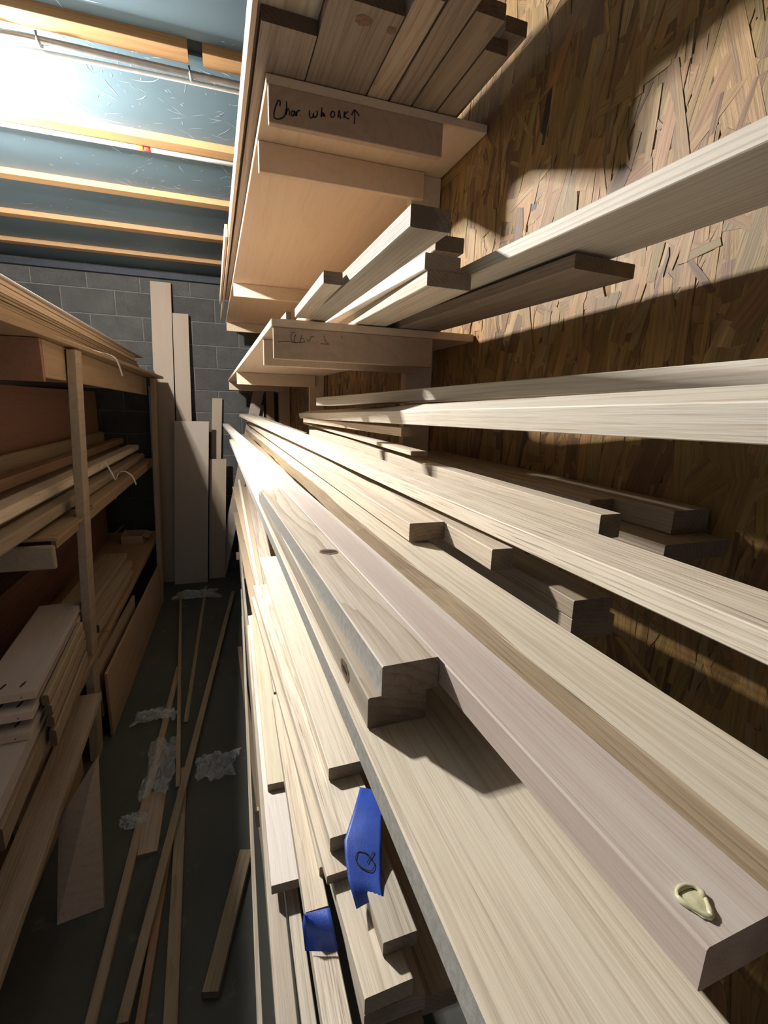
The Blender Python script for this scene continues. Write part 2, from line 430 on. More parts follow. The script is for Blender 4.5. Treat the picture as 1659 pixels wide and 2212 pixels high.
def build_scratches():
    rng = random.Random(11); V=[]; F=[]
    for i in range(330):
        x = rng.uniform(-1.1,.12); y = rng.uniform(1.45,4.6)
        if rng.random() < .6: x = rng.uniform(-.55,.1); y = rng.uniform(1.95,3.1)
        ph = ((y-1.886) % .622)
        if ph < SW + .03: continue
        a = rng.uniform(0, math.pi); L = rng.choice((.01,.02,.04,.07,.12))*rng.uniform(.6,1.3); cv = rng.gauss(0, 5 if L < .05 else 9); wd = rng.uniform(.0015,.0055)
        n = 7; base=len(V)
        for k in range(n):
            s = k/(n-1)
            V += [(x-math.sin(a)*wd*math.sin(math.pi*s)*.5, y+math.cos(a)*wd*math.sin(math.pi*s)*.5, ZC-.0026), (x+math.sin(a)*wd*math.sin(math.pi*s)*.5, y-math.cos(a)*wd*math.sin(math.pi*s)*.5, ZC-.0026)]
            x += math.cos(a)*L/n; y += math.sin(a)*L/n; a += cv*L/n + rng.gauss(0,.12)
        for k in range(n-1): F.append((base+2*k, base+2*k+1, base+2*k+3, base+2*k+2))
    o = mesh('scratches', V, F, 'scratch', cl); o['kind'] = 'stuff'
build_scratches()
tag(box_part('trim_1', XL, .9, YB-.06, YB-.004, ZC-.075, ZC-.03, 'dark_metal'), 'dark ledger strip where the block wall meets the ceiling', None, None, 'structure')

# conduits on the ceiling
cd = tag(tube('conduit', smooth_path([(-1.6,1.90,1.06),(-.9,1.93,1.062),(-.72,1.945,1.064),(-.62,1.985,1.066),(-.5,1.985,1.068),(0,1.985,1.068),(.6,1.985,1.068)],6), .0105, 'steel_grey'), 'grey metal conduit bending along the nearest ceiling strip', 'conduit')
tag(tube('conduit', smooth_path([(-1.6,2.05,1.05),(-.9,2.05,1.05),(-.55,2.02,1.054),(0,2.012,1.06),(.6,2.012,1.06)],5), .007, 'pvc_white'), 'thin pale cable running along the metal conduit', 'cable')
for x in (-.507, -.074, .3):
    tube('conduit_strap', [(x, 1.972, 1.083),(x+.002, 1.972, 1.060),(x+.004,1.988,1.053),(x+.006,2.004,1.060),(x+.008, 2.006, 1.083)], .004, 'steel_grey', cd, seg=6)
c2 = tag(tube('conduit', [(-1.6,2.618,1.088),(-.4,2.618,1.088),(.6,2.618,1.088)], .013, 'pvc_white', seg=14), 'white plastic conduit with a red and yellow sticker along the second ceiling strip', 'conduit')
tube('sticker', [(-.335,2.618,1.088),(-.275,2.618,1.088)], .0134, 'label_red', c2, seg=14)
tube('sticker', [(-.335,2.614,1.0885),(-.305,2.614,1.0885)], .0134, 'label_yellow', c2, seg=14)

# ceiling lamp (just outside the frame, upper left): the room's light
lp = empty('ceiling_lamp', (LAMP[0], LAMP[1], LAMP[2]-.05), 'round bulb in a ceiling lampholder beside the conduit', 'lamp')
import bmesh
def uv_ball(name, c, r, mat, parent, sz=1):
    bm = bmesh.new(); bmesh.ops.create_uvsphere(bm, u_segments=24, v_segments=14, radius=r)
    for v in bm.verts: v.co.z *= sz
    me = bpy.data.meshes.new(name); bm.to_mesh(me); bm.free()
    return finish(name, me, mat, c, parent, None, True)
uv_ball('bulb', LAMP, LR*.7, 'lamp_glow', lp)
pl = bpy.data.lights.new('bulb_light', 'POINT'); pl.energy = LAMP_W; pl.color = (1.0,.982,.955); pl.shadow_soft_size = LR
plo = bpy.data.objects.new('bulb_light', pl); COL.objects.link(plo); plo.location = world(LAMP); adopt(plo, lp)
tube('uplight_blocker', [(LAMP[0],LAMP[1],LAMP[2]+.034),(LAMP[0],LAMP[1],LAMP[2]+.037)], [.09,.085], 'pvc_white', lp, seg=24, smooth=False)  # unseen disc added above the bulb to hold its light off the ceiling
tube('lampholder', [(LAMP[0],LAMP[1],LAMP[2]+.038),(LAMP[0],LAMP[1],LAMP[2]+.065),(LAMP[0],LAMP[1],LAMP[2]+.07),(LAMP[0],LAMP[1],ZC-.002)], [.02,.022,.05,.055], 'pvc_white', lp, seg=20)

# ------------------------------------------------------------------ right-hand rack
rack = empty('lumber_rack', (front_x(2.8)+.27, 2.8, ZF), 'plywood lumber rack on the chipboard wall with arms marked in pen', 'rack')
def skew_box(name, xa, xb, y0, y1, z0, z1, mat, parent, off=0):
    """xa, xb: offsets from the rack's aisle edge"""
    f = front_x
    V = [(f(y0)+xa,y0,z0),(f(y0)+xb,y0,z0),(f(y1)+xb,y1,z0),(f(y1)+xa,y1,z0),(f(y0)+xa,y0,z1),(f(y0)+xb,y0,z1),(f(y1)+xb,y1,z1),(f(y1)+xa,y1,z1)]
    o = mesh(name, V, BOXF, mat, parent)
    m = o.modifiers.new('bevel','BEVEL'); m.width = .0015; m.segments = 1
    return o
SH = [(.683, 'birch'), (.195, 'birch'), (-.293, 'birch'), (-.781, 'birch'), (-1.03, 'birch'), (-1.37, 'birch')]
first_arm = {}
for i, (z, mt) in enumerate(SH):
    fo = 0
    skew_box('shelf', fo + (.11 if i == 5 else 0), .531, 1.205, 4.64, z-.019, z, mt, rack)
    for y in (1.21, 1.45, 3.05, 4.5):
        if y == 1.21:
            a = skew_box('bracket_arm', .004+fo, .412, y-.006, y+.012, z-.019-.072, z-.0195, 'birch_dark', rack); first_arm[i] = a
        else:
            skew_box('bracket_arm', (.034 - front_x(y)) if (i == 5 and y < 4) else .004, .470, y-.009, y+.009, z-.019-.072, z-.0195, 'birch', rack)
for y in (1.45, 3.05, 4.5):
    skew_box('wall_cleat', .440, .531, y+.0095, y+.047, ZF+.02, .664, 'birch', rack)
INK = {'ink': [[[0.1342, 1.2035, 0.6253], [0.1358, 1.2035, 0.6306], [0.1349, 1.2035, 0.6353], [0.1316, 1.2035, 0.6347], [0.1272, 1.2035, 0.6264], [0.1234, 1.2035, 0.6158], [0.1218, 1.2035, 0.6062], [0.1238, 1.2035, 0.6009], [0.1302, 1.2035, 0.6002], [0.1388, 1.2035, 0.6037], [0.1447, 1.2035, 0.6098], [0.1484, 1.2035, 0.6193], [0.1493, 1.2035, 0.6294], [0.1487, 1.2035, 0.6368]], [[0.1485, 1.2035, 0.623], [0.1475, 1.2035, 0.6116], [0.1498, 1.2035, 0.6195], [0.1528, 1.2035, 0.6239], [0.1548, 1.2035, 0.6192], [0.155, 1.2035, 0.6117]], [[0.1657, 1.2035, 0.6213], [0.1614, 1.2035, 0.6211], [0.1591, 1.2035, 0.6163], [0.1605, 1.2035, 0.6121], [0.1641, 1.2035, 0.6141], [0.1667, 1.2035, 0.6215], [0.1675, 1.2035, 0.6128]], [[0.17, 1.2035, 0.6221], [0.1707, 1.2035, 0.6134], [0.1715, 1.2035, 0.6211], [0.1744, 1.2035, 0.6244], [0.1781, 1.2035, 0.6249]], [[0.178, 1.2035, 0.6163], [0.1791, 1.2035, 0.616]], [[0.1986, 1.2035, 0.6294], [0.1985, 1.2035, 0.6211], [0.2, 1.2035, 0.6163], [0.2037, 1.2035, 0.6163], [0.2067, 1.2035, 0.6201], [0.2077, 1.2035, 0.6254], [0.2077, 1.2035, 0.6203], [0.2096, 1.2035, 0.6183], [0.2133, 1.2035, 0.6201], [0.216, 1.2035, 0.6257], [0.2156, 1.2035, 0.632]], [[0.2265, 1.2035, 0.6404], [0.2245, 1.2035, 0.6221], [0.2275, 1.2035, 0.6291], [0.2298, 1.2035, 0.6302], [0.2298, 1.2035, 0.6238], [0.232, 1.2035, 0.628], [0.2331, 1.2035, 0.624]], [[0.2486, 1.2035, 0.6356], [0.2463, 1.2035, 0.6313], [0.2471, 1.2035, 0.6263], [0.2509, 1.2035, 0.626], [0.2547, 1.2035, 0.6303], [0.2547, 1.2035, 0.6355], [0.2501, 1.2035, 0.6372], [0.2478, 1.2035, 0.6348]], [[0.2623, 1.2035, 0.6272], [0.2638, 1.2035, 0.6359], [0.2653, 1.2035, 0.6413], [0.2673, 1.2035, 0.6353], [0.2685, 1.2035, 0.6258]], [[0.2631, 1.2035, 0.6312], [0.268, 1.2035, 0.6315]], [[0.2775, 1.2035, 0.6424], [0.2761, 1.2035, 0.6291]], [[0.2852, 1.2035, 0.6438], [0.2776, 1.2035, 0.6353], [0.2823, 1.2035, 0.6303], [0.2885, 1.2035, 0.6304]], [[0.3, 1.2035, 0.6217], [0.3008, 1.2035, 0.6363], [0.3011, 1.2035, 0.6494]], [[0.2938, 1.2035, 0.6383], [0.2968, 1.2035, 0.6447], [0.3011, 1.2035, 0.6497], [0.3069, 1.2035, 0.6453], [0.3117, 1.2035, 0.6397]]], 'pencil': [[[0.1555, 1.2035, 0.1661], [0.1521, 1.2035, 0.1583], [0.1526, 1.2035, 0.1495], [0.1565, 1.2035, 0.1447], [0.1631, 1.2035, 0.1432]], [[0.1634, 1.2035, 0.1616], [0.1599, 1.2035, 0.1538], [0.1592, 1.2035, 0.1449]], [[0.1542, 1.2035, 0.1654], [0.1621, 1.2035, 0.1666]], [[0.178, 1.2035, 0.1614], [0.1724, 1.2035, 0.1439]], [[0.1745, 1.2035, 0.1523], [0.1812, 1.2035, 0.154], [0.1832, 1.2035, 0.1465]], [[0.1899, 1.2035, 0.1539], [0.1913, 1.2035, 0.1496], [0.196, 1.2035, 0.1486], [0.2001, 1.2035, 0.1591], [0.2075, 1.2035, 0.1583]], [[0.1211, 1.2035, 0.1417], [0.142, 1.2035, 0.145], [0.1618, 1.2035, 0.1432], [0.1859, 1.2035, 0.146]], [[0.2307, 1.2035, 0.1638], [0.2348, 1.2035, 0.1525], [0.2431, 1.2035, 0.1446]], [[0.2225, 1.2035, 0.1445], [0.2431, 1.2035, 0.1446]], [[0.2736, 1.2035, 0.1668], [0.2779, 1.2035, 0.1605]]]}
ribbon_strokes('handwriting', [smooth_path(s,4) for s in INK['ink']], .0028, 'ink', first_arm[0])
fp = ribbon_strokes('faded_pencil_writing', [smooth_path(s,3) for s in INK['pencil']], .0016, 'pencil', first_arm[1]); fp['kind'] = 'stuff'

# ------------------------------------------------------------------ lumber
BOARDS = [
    {'n': 'board', 'l': 'wide flat pale board under the pile, grey side edge, bottom of the photo', 'a': [0.0977, 0.0187, -0.2559], 'b': [0.0064, 3.5884, -0.2614], 'w': 0.101, 't': 0.024, 'm': 'oak_yellow', 'g': 'lumber piled on the rack at waist height', 'edge': 'grey_edge', 'r': 'M'},
    {'n': 'board', 'l': 'board with dark knots in its side, lying under the board with the open knot hole', 'a': [0.0976, 0.3218, -0.228], 'b': [0.0696, 1.2543, -0.226], 'w': 0.0512, 't': 0.028, 'm': 'oak_grey', 'g': 'lumber piled on the rack at waist height', 'r': 'R2'},
    {'n': 'board', 'l': 'topmost short board with an open knot hole, square end facing the camera', 'a': [0.108, 0.3193, -0.2], 'b': [0.0666, 1.1221, -0.199], 'w': 0.05, 't': 0.028, 'm': 'oak_knot', 'g': 'lumber piled on the rack at waist height', 'edge': 'grey_edge', 'r': 'R1'},
    {'n': 'board', 'l': 'long pinkish white board with a dried glue blob near its square end, bottom right', 'a': [0.1706, 0.096, -0.204], 'b': [-0.044, 4.6, -0.1936], 'w': 0.0492, 't': 0.0232, 'm': 'pink', 'g': 'lumber piled on the rack at waist height', 'r': 'R3'},
    {'n': 'board', 'l': 'live edge board with a brown bark side, right of the pinkish board', 'a': [0.2303, 0.0905, -0.197], 'b': [0.153, 4.5, -0.2314], 'w': 0.068, 't': 0.028, 'm': 'oak_yellow', 'g': 'lumber piled on the rack at waist height', 'live': 1, 'r': 'R5'},
    {'n': 'board', 'l': 'board ending in a dark square face on top of the live edge board', 'a': [0.2513, 0.6366, -0.169], 'b': [0.177, 4.55, -0.1714], 'w': 0.0582, 't': 0.028, 'm': 'oak', 'g': 'lumber piled on the rack at waist height', 'r': 'R6'},
    {'n': 'board', 'l': 'broad grainy board slanting across the right side and out of frame', 'a': [0.3529, 0.0772, -0.144], 'b': [0.1035, 4.62, -0.1054], 'w': 0.083, 't': 0.024, 'm': 'ash', 'g': 'lumber piled on the rack at waist height', 'r': 'R7'},
    {'n': 'board', 'l': 'square edged board behind the broad slanting one, dark end face at right', 'a': [0.4301, 0.4544, -0.122], 'b': [0.38, 2.3544, -0.122], 'w': 0.0332, 't': 0.031, 'm': 'oak', 'g': 'lumber piled on the rack at waist height', 'r': 'R8'},
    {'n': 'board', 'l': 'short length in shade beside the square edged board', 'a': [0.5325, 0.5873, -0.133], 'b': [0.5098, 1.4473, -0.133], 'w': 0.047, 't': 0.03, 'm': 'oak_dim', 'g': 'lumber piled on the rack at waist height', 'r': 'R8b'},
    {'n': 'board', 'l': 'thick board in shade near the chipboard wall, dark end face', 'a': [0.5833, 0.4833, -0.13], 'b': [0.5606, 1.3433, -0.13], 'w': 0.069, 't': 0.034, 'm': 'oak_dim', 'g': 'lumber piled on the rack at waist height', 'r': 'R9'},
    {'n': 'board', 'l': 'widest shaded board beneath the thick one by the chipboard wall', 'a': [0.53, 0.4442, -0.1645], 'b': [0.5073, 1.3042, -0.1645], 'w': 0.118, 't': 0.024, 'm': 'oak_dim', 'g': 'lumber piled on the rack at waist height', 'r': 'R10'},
    {'n': 'board', 'l': 'board edge glimpsed in the gap under the broad slanting board', 'a': [0.3075, 0.4956, -0.1705], 'b': [0.3602, 3.4, -0.2004], 'w': 0.0312, 't': 0.028, 'm': 'oak', 'g': 'lumber piled on the rack at waist height', 'r': 'r63'},
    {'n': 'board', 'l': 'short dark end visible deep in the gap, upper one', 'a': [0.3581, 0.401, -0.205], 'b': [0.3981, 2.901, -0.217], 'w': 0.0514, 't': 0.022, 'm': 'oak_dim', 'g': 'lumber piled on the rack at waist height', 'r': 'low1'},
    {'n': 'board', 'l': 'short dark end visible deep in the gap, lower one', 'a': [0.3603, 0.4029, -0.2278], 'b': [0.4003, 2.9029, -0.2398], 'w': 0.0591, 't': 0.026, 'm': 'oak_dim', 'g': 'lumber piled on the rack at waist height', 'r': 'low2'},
    {'n': 'board', 'l': 'big pale board at eye level, lower of the pair crossing to the right edge', 'a': [0.3335, 0.1051, 0.0136], 'b': [0.4045, 2.9, -0.0552], 'w': 0.062, 't': 0.03, 'm': 'ash_pale', 'g': 'lumber piled on the rack at waist height', 'roll': -15, 'r': 'R12'},
    {'n': 'board', 'l': 'big pale board at eye level, upper of the pair crossing to the right edge', 'a': [0.5355, 0.3007, 0.0609], 'b': [0.3079, 1.75, 0.0239], 'w': 0.06, 't': 0.028, 'm': 'ash_pale', 'g': 'lumber piled on the rack at waist height', 'r': 'R11'},
    {'n': 'board', 'l': 'board under the eye level pair, its shaded end beside two shadow stripes', 'a': [0.4215, 1.1532, -0.052], 'b': [0.3871, 2.6, -0.0734], 'w': 0.05, 't': 0.022, 'm': 'oak', 'g': 'lumber piled on the rack at waist height', 'r': 'R14'},
    {'n': 'board', 'l': 'thin strip whose cut end lies under the eye level boards', 'a': [0.3938, 1.0074, -0.098], 'b': [0.4464, 3.0, -0.1101], 'w': 0.04, 't': 0.01, 'm': 'oak', 'g': 'lumber piled on the rack at waist height', 'r': 'R15'},
    {'n': 'board', 'l': 'narrow board on the far pile with a split dark side', 'a': [0.3984, 2.7338, -0.16], 'b': [0.2146, 4.7, -0.1038], 'w': 0.0317, 't': 0.022, 'm': 'oak_grey', 'g': 'lumber piled on the rack at waist height', 'r': 'q1'},
    {'n': 'board', 'l': 'thick board end sticking out highest above the eye level shelf', 'a': [0.2053, 0.5563, 0.223], 'b': [0.1467, 3.0987, 0.223], 'w': 0.0502, 't': 0.024, 'm': 'oak_grey', 'g': 'lumber on the shelf above the camera', 'r': 'S1'},
    {'n': 'board', 'l': 'short stub topping the three board stack on the eye level shelf', 'a': [0.3289, 0.7713, 0.2712], 'b': [0.3289, 2.9713, 0.2712], 'w': 0.0505, 't': 0.0232, 'm': 'oak_dim', 'g': 'lumber on the shelf above the camera', 'r': 'S2a'},
    {'n': 'board', 'l': 'second board down in the stack on the eye level shelf', 'a': [0.3186, 0.7877, 0.2482], 'b': [0.2542, 1.6031, 0.2482], 'w': 0.0676, 't': 0.0262, 'm': 'ash_pale', 'g': 'lumber on the shelf above the camera', 'r': 'S2b'},
    {'n': 'board', 'l': 'lowest board of the stack on the eye level shelf, broad underside showing', 'a': [0.3234, 0.7865, 0.222], 'b': [0.2431, 3.1116, 0.222], 'w': 0.0824, 't': 0.0245, 'm': 'oak', 'g': 'lumber on the shelf above the camera', 'r': 'S3'},
    {'n': 'board', 'l': 'short board lying apart at the left of the eye level shelf', 'a': [0.1616, 0.8448, 0.2174], 'b': [0.16, 1.1919, 0.2174], 'w': 0.0324, 't': 0.0199, 'm': 'oak', 'g': 'lumber on the shelf above the camera', 'r': 'S4'},
    {'n': 'board', 'l': 'small block far back on the eye level shelf', 'a': [0.1437, 1.2273, 0.2155], 'b': [0.1199, 2.1273, 0.2155], 'w': 0.0121, 't': 0.018, 'm': 'oak', 'g': 'lumber on the shelf above the camera', 'r': 'S5'},
    {'n': 'board', 'l': 'long pale board with a bright edge rising to the upper right corner', 'a': [0.4402, 0.21, 0.2432], 'b': [0.2638, 3.1075, 0.2432], 'w': 0.135, 't': 0.021, 'm': 'ash_pale', 'g': 'lumber on the shelf above the camera', 'r': 'R13'},
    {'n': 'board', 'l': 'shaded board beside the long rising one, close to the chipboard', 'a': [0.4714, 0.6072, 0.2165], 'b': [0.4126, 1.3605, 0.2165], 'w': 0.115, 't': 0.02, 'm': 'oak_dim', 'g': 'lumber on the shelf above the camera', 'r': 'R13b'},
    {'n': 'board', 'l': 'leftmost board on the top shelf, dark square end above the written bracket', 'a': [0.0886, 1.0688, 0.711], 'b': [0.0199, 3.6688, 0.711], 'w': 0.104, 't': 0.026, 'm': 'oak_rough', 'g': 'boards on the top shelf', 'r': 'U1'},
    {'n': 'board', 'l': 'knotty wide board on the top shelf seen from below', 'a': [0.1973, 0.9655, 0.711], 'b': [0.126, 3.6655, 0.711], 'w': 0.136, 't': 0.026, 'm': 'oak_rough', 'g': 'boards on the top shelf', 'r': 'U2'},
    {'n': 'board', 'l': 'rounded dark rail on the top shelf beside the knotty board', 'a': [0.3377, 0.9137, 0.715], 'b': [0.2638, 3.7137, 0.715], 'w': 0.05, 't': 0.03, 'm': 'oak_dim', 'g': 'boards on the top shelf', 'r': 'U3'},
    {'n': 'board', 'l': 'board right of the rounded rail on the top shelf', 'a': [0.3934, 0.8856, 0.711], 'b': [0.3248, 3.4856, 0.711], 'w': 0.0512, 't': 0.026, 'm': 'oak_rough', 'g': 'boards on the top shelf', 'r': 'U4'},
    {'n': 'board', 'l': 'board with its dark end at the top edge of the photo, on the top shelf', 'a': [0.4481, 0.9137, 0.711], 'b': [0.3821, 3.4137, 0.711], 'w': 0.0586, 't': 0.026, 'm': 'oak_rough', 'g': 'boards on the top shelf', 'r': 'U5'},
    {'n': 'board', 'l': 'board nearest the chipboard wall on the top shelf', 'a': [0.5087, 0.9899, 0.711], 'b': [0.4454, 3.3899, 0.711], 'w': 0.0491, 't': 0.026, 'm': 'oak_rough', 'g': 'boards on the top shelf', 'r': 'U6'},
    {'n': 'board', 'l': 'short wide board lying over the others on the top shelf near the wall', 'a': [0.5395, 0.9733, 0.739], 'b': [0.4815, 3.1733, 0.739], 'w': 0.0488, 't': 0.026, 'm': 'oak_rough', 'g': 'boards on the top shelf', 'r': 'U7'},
    {'n': 'plywood_strip', 'l': 'plywood lipping on edge along the front of the top shelf', 'a': [0.074, 0.88, 0.745], 'b': [-0.024, 4.7, 0.745], 'w': 0.011, 't': 0.058, 'm': 'birch', 'r': 'US'},
    {'n': 'plywood_strip', 'l': 'short plywood strip hanging out beside the top shelf lipping', 'a': [0.021, 2.36, 0.745], 'b': [-0.02, 3.9, 0.745], 'w': 0.012, 't': 0.05, 'm': 'birch', 'r': 'US2'},
    {'n': 'board', 'l': 'upper layer board on the top shelf pile, above the frame edge', 'a': [0.086, 1.02, 0.738], 'b': [0.0253, 3.32, 0.738], 'w': 0.11, 't': 0.0262, 'm': 'oak_grey', 'g': 'boards on the top shelf', 'r': 'UL0'},
    {'n': 'board', 'l': 'upper layer board on the top shelf pile, above the frame edge', 'a': [0.2, 0.98, 0.738], 'b': [0.1393, 3.28, 0.738], 'w': 0.13, 't': 0.0262, 'm': 'oak_grey', 'g': 'boards on the top shelf', 'r': 'UL1'},
    {'n': 'board', 'l': 'upper layer board on the top shelf pile, above the frame edge', 'a': [0.092, 1.06, 0.765], 'b': [0.0313, 3.36, 0.765], 'w': 0.1, 't': 0.0262, 'm': 'oak_grey', 'g': 'boards on the top shelf', 'r': 'UL2'},
    {'n': 'board', 'l': 'upper layer board on the top shelf pile, above the frame edge', 'a': [0.195, 1.0, 0.765], 'b': [0.1343, 3.3, 0.765], 'w': 0.12, 't': 0.0262, 'm': 'oak_grey', 'g': 'boards on the top shelf', 'r': 'UL3'},
    {'n': 'board', 'l': 'upper layer board on the top shelf pile, above the frame edge', 'a': [0.088, 0.99, 0.792], 'b': [0.0273, 3.29, 0.792], 'w': 0.115, 't': 0.0262, 'm': 'oak_grey', 'g': 'boards on the top shelf', 'r': 'UL4'},
    {'n': 'board', 'l': 'upper layer board on the top shelf pile, above the frame edge', 'a': [0.206, 1.03, 0.792], 'b': [0.1453, 3.33, 0.792], 'w': 0.11, 't': 0.0262, 'm': 'oak_grey', 'g': 'boards on the top shelf', 'r': 'UL5'},
    {'n': 'board', 'l': 'upper layer board on the top shelf pile, above the frame edge', 'a': [0.09, 1.04, 0.819], 'b': [0.0293, 3.34, 0.819], 'w': 0.12, 't': 0.0262, 'm': 'oak_grey', 'g': 'boards on the top shelf', 'r': 'UL6'},
    {'n': 'board', 'l': 'upper layer board on the top shelf pile, above the frame edge', 'a': [0.212, 1.0, 0.819], 'b': [0.1513, 3.3, 0.819], 'w': 0.11, 't': 0.0262, 'm': 'oak_grey', 'g': 'boards on the top shelf', 'r': 'UL7'},
    {'n': 'board', 'l': 'short board with a square dark end left of the wide pale one', 'a': [0.127, 0.62, -0.55], 'b': [0.0892, 1.7026, -0.55], 'w': 0.062, 't': 0.0225, 'm': 'oak_yellow', 'g': 'narrow stock stacked on the lower rack shelves', 'r': 'C'},
    {'n': 'board', 'l': 'ribbed board directly under the square ended one, blue tape across it', 'a': [0.1091, 0.5218, -0.574], 'b': [0.0552, 1.4878, -0.574], 'w': 0.075, 't': 0.0235, 'm': 'ash', 'g': 'narrow stock stacked on the lower rack shelves', 'r': 'D'},
    {'n': 'board', 'l': 'thin board with a greenish end under the ribbed one', 'a': [0.0986, 0.4912, -0.599], 'b': [0.0485, 1.4534, -0.599], 'w': 0.08, 't': 0.014, 'm': 'oak', 'g': 'narrow stock stacked on the lower rack shelves', 'r': 'E'},
    {'n': 'board', 'l': 'lower board with a sharp square end at the bottom edge of the photo', 'a': [0.1134, 0.3598, -0.614], 'b': [0.0653, 1.3429, -0.614], 'w': 0.0564, 't': 0.024, 'm': 'oak_yellow', 'g': 'narrow stock stacked on the lower rack shelves', 'r': 'C6'},
    {'n': 'board', 'l': 'short block sitting on the lower board, split corner', 'a': [0.1435, 0.3913, -0.593], 'b': [0.1388, 0.5398, -0.593], 'w': 0.0423, 't': 0.0205, 'm': 'oak_grey', 'g': 'narrow stock stacked on the lower rack shelves', 'r': 'C7'},
    {'n': 'board', 'l': 'board end directly beneath the lower square ended board', 'a': [0.1137, 0.3611, -0.64], 'b': [0.1137, 0.8111, -0.64], 'w': 0.0715, 't': 0.024, 'm': 'oak_grey', 'g': 'narrow stock stacked on the lower rack shelves', 'r': 'C6b'},
    {'n': 'board', 'l': 'bottom board of the lower stack, mostly hidden', 'a': [0.1186, 0.3525, -0.666], 'b': [0.1186, 0.7325, -0.666], 'w': 0.062, 't': 0.03, 'm': 'oak_dim', 'g': 'narrow stock stacked on the lower rack shelves', 'r': 'C6c'},
    {'n': 'board', 'l': 'dark board lying right of the lower stack', 'a': [0.1848, 0.368, -0.66], 'b': [0.1848, 0.868, -0.66], 'w': 0.046, 't': 0.028, 'm': 'oak_dim', 'g': 'narrow stock stacked on the lower rack shelves', 'r': 'C8'},
    {'n': 'board', 'l': 'narrow strip wrapped with blue tape at its end', 'a': [0.0713, 0.4967, -0.655], 'b': [0.0713, 0.9967, -0.655], 'w': 0.031, 't': 0.022, 'm': 'oak', 'g': 'narrow stock stacked on the lower rack shelves', 'r': 'H'},
    {'n': 'board', 'l': 'wavy grained strip below the blue taped end', 'a': [0.0754, 0.3839, -0.69], 'b': [0.0754, 0.9839, -0.69], 'w': 0.0323, 't': 0.03, 'm': 'ash', 'g': 'narrow stock stacked on the lower rack shelves', 'r': 'I'},
    {'n': 'board', 'l': 'slim strip with a small dark end between the taped strip and the ribbed board', 'a': [0.0978, 0.54, -0.6395], 'b': [0.0878, 0.99, -0.6395], 'w': 0.008, 't': 0.02, 'm': 'oak_yellow', 'g': 'narrow stock stacked on the lower rack shelves', 'r': 'g2'},
    {'n': 'board', 'l': 'slim board ending above a blue tape scrap', 'a': [0.0774, 1.0147, -0.66], 'b': [0.0588, 3.9, -0.6011], 'w': 0.0149, 't': 0.02, 'm': 'oak_yellow', 'g': 'narrow stock stacked on the lower rack shelves', 'r': 'P'},
    {'n': 'board', 'l': 'long slim board along the aisle side of the lower rack', 'a': [0.1039, 0.8318, -0.7], 'b': [0.1076, 3.95, -0.5645], 'w': 0.05, 't': 0.022, 'm': 'oak_grey', 'g': 'narrow stock stacked on the lower rack shelves', 'r': 'Q'},
    {'n': 'board', 'l': 'knotty pale strip ending in a brown square face', 'a': [0.0578, 1.0373, -0.93], 'b': [0.0658, 2.0525, -0.93], 'w': 0.0491, 't': 0.021, 'm': 'pine_pale', 'g': 'narrow stock stacked on the lower rack shelves', 'r': 'K'},
    {'n': 'board', 'l': 'pinkish board below the knotty strip, grey end face', 'a': [0.0455, 0.7926, -0.952], 'b': [0.0527, 2.0946, -0.952], 'w': 0.0605, 't': 0.022, 'm': 'pink', 'g': 'narrow stock stacked on the lower rack shelves', 'r': 'J'},
    {'n': 'board', 'l': 'brown board under the pinkish one, running to the bottom edge', 'a': [0.0353, 0.5671, -1.0], 'b': [0.0473, 2.1005, -1.0], 'w': 0.034, 't': 0.024, 'm': 'oak_grey', 'g': 'narrow stock stacked on the lower rack shelves', 'r': 'O1'},
    {'n': 'board', 'l': 'brown strip beside a long crack under the pinkish board', 'a': [0.0761, 0.5546, -1.0], 'b': [0.0758, 2.0931, -1.0], 'w': 0.0239, 't': 0.024, 'm': 'oak_grey', 'g': 'narrow stock stacked on the lower rack shelves', 'r': 'O2'},
    {'n': 'board', 'l': 'long upright looking strip at the aisle edge of the rack', 'a': [0.0476, 0.6637, -1.15], 'b': [0.048, 4.1764, -1.15], 'w': 0.0134, 't': 0.238, 'm': 'oak_grey', 'g': 'narrow stock stacked on the lower rack shelves', 'r': 'N1'},
    {'n': 'board', 'l': 'brown strip low beside the aisle edge of the rack', 'a': [0.0069, 0.7941, -1.35], 'b': [0.0414, 3.4541, -1.35], 'w': 0.0121, 't': 0.038, 'm': 'oak_grey', 'g': 'narrow stock stacked on the lower rack shelves', 'r': 'N2'},
    {'n': 'board', 'l': 'lath leaning along the floor by the rack, dark grain marks', 'a': [0.0754, 0.8985, -1.66], 'b': [0.0009, 3.1608, -1.66], 'w': 0.0281, 't': 0.02, 'm': 'lath', 'g': 'laths on the floor', 'r': 'N3'},
    {'n': 'lath', 'l': 'straight lath on the floor, middle of the aisle', 'a': [-0.2833, 1.9444, -1.655], 'b': [-0.4672, 4.2953, -1.655], 'w': 0.0191, 't': 0.012, 'm': 'lath', 'g': 'laths on the floor', 'r': 'A'},
    {'n': 'lath', 'l': 'lath on the floor crossing the others at a slant', 'a': [-0.2913, 2.4326, -1.6785], 'b': [-0.2666, 4.4438, -1.6785], 'w': 0.0232, 't': 0.0115, 'm': 'lath', 'g': 'laths on the floor', 'r': 'Bl'},
    {'n': 'lath', 'l': 'long lath slanting right to left across the floor', 'a': [-0.3527, 1.1044, -1.642], 'b': [-0.0295, 4.1648, -1.642], 'w': 0.03, 't': 0.012, 'm': 'lath', 'g': 'laths on the floor', 'r': 'Cl'},
    {'n': 'lath', 'l': 'leftmost long lath on the floor', 'a': [-0.4415, 1.1314, -1.672], 'b': [-0.3784, 3.0179, -1.672], 'w': 0.0306, 't': 0.018, 'm': 'lath', 'g': 'laths on the floor', 'r': 'Dl'},
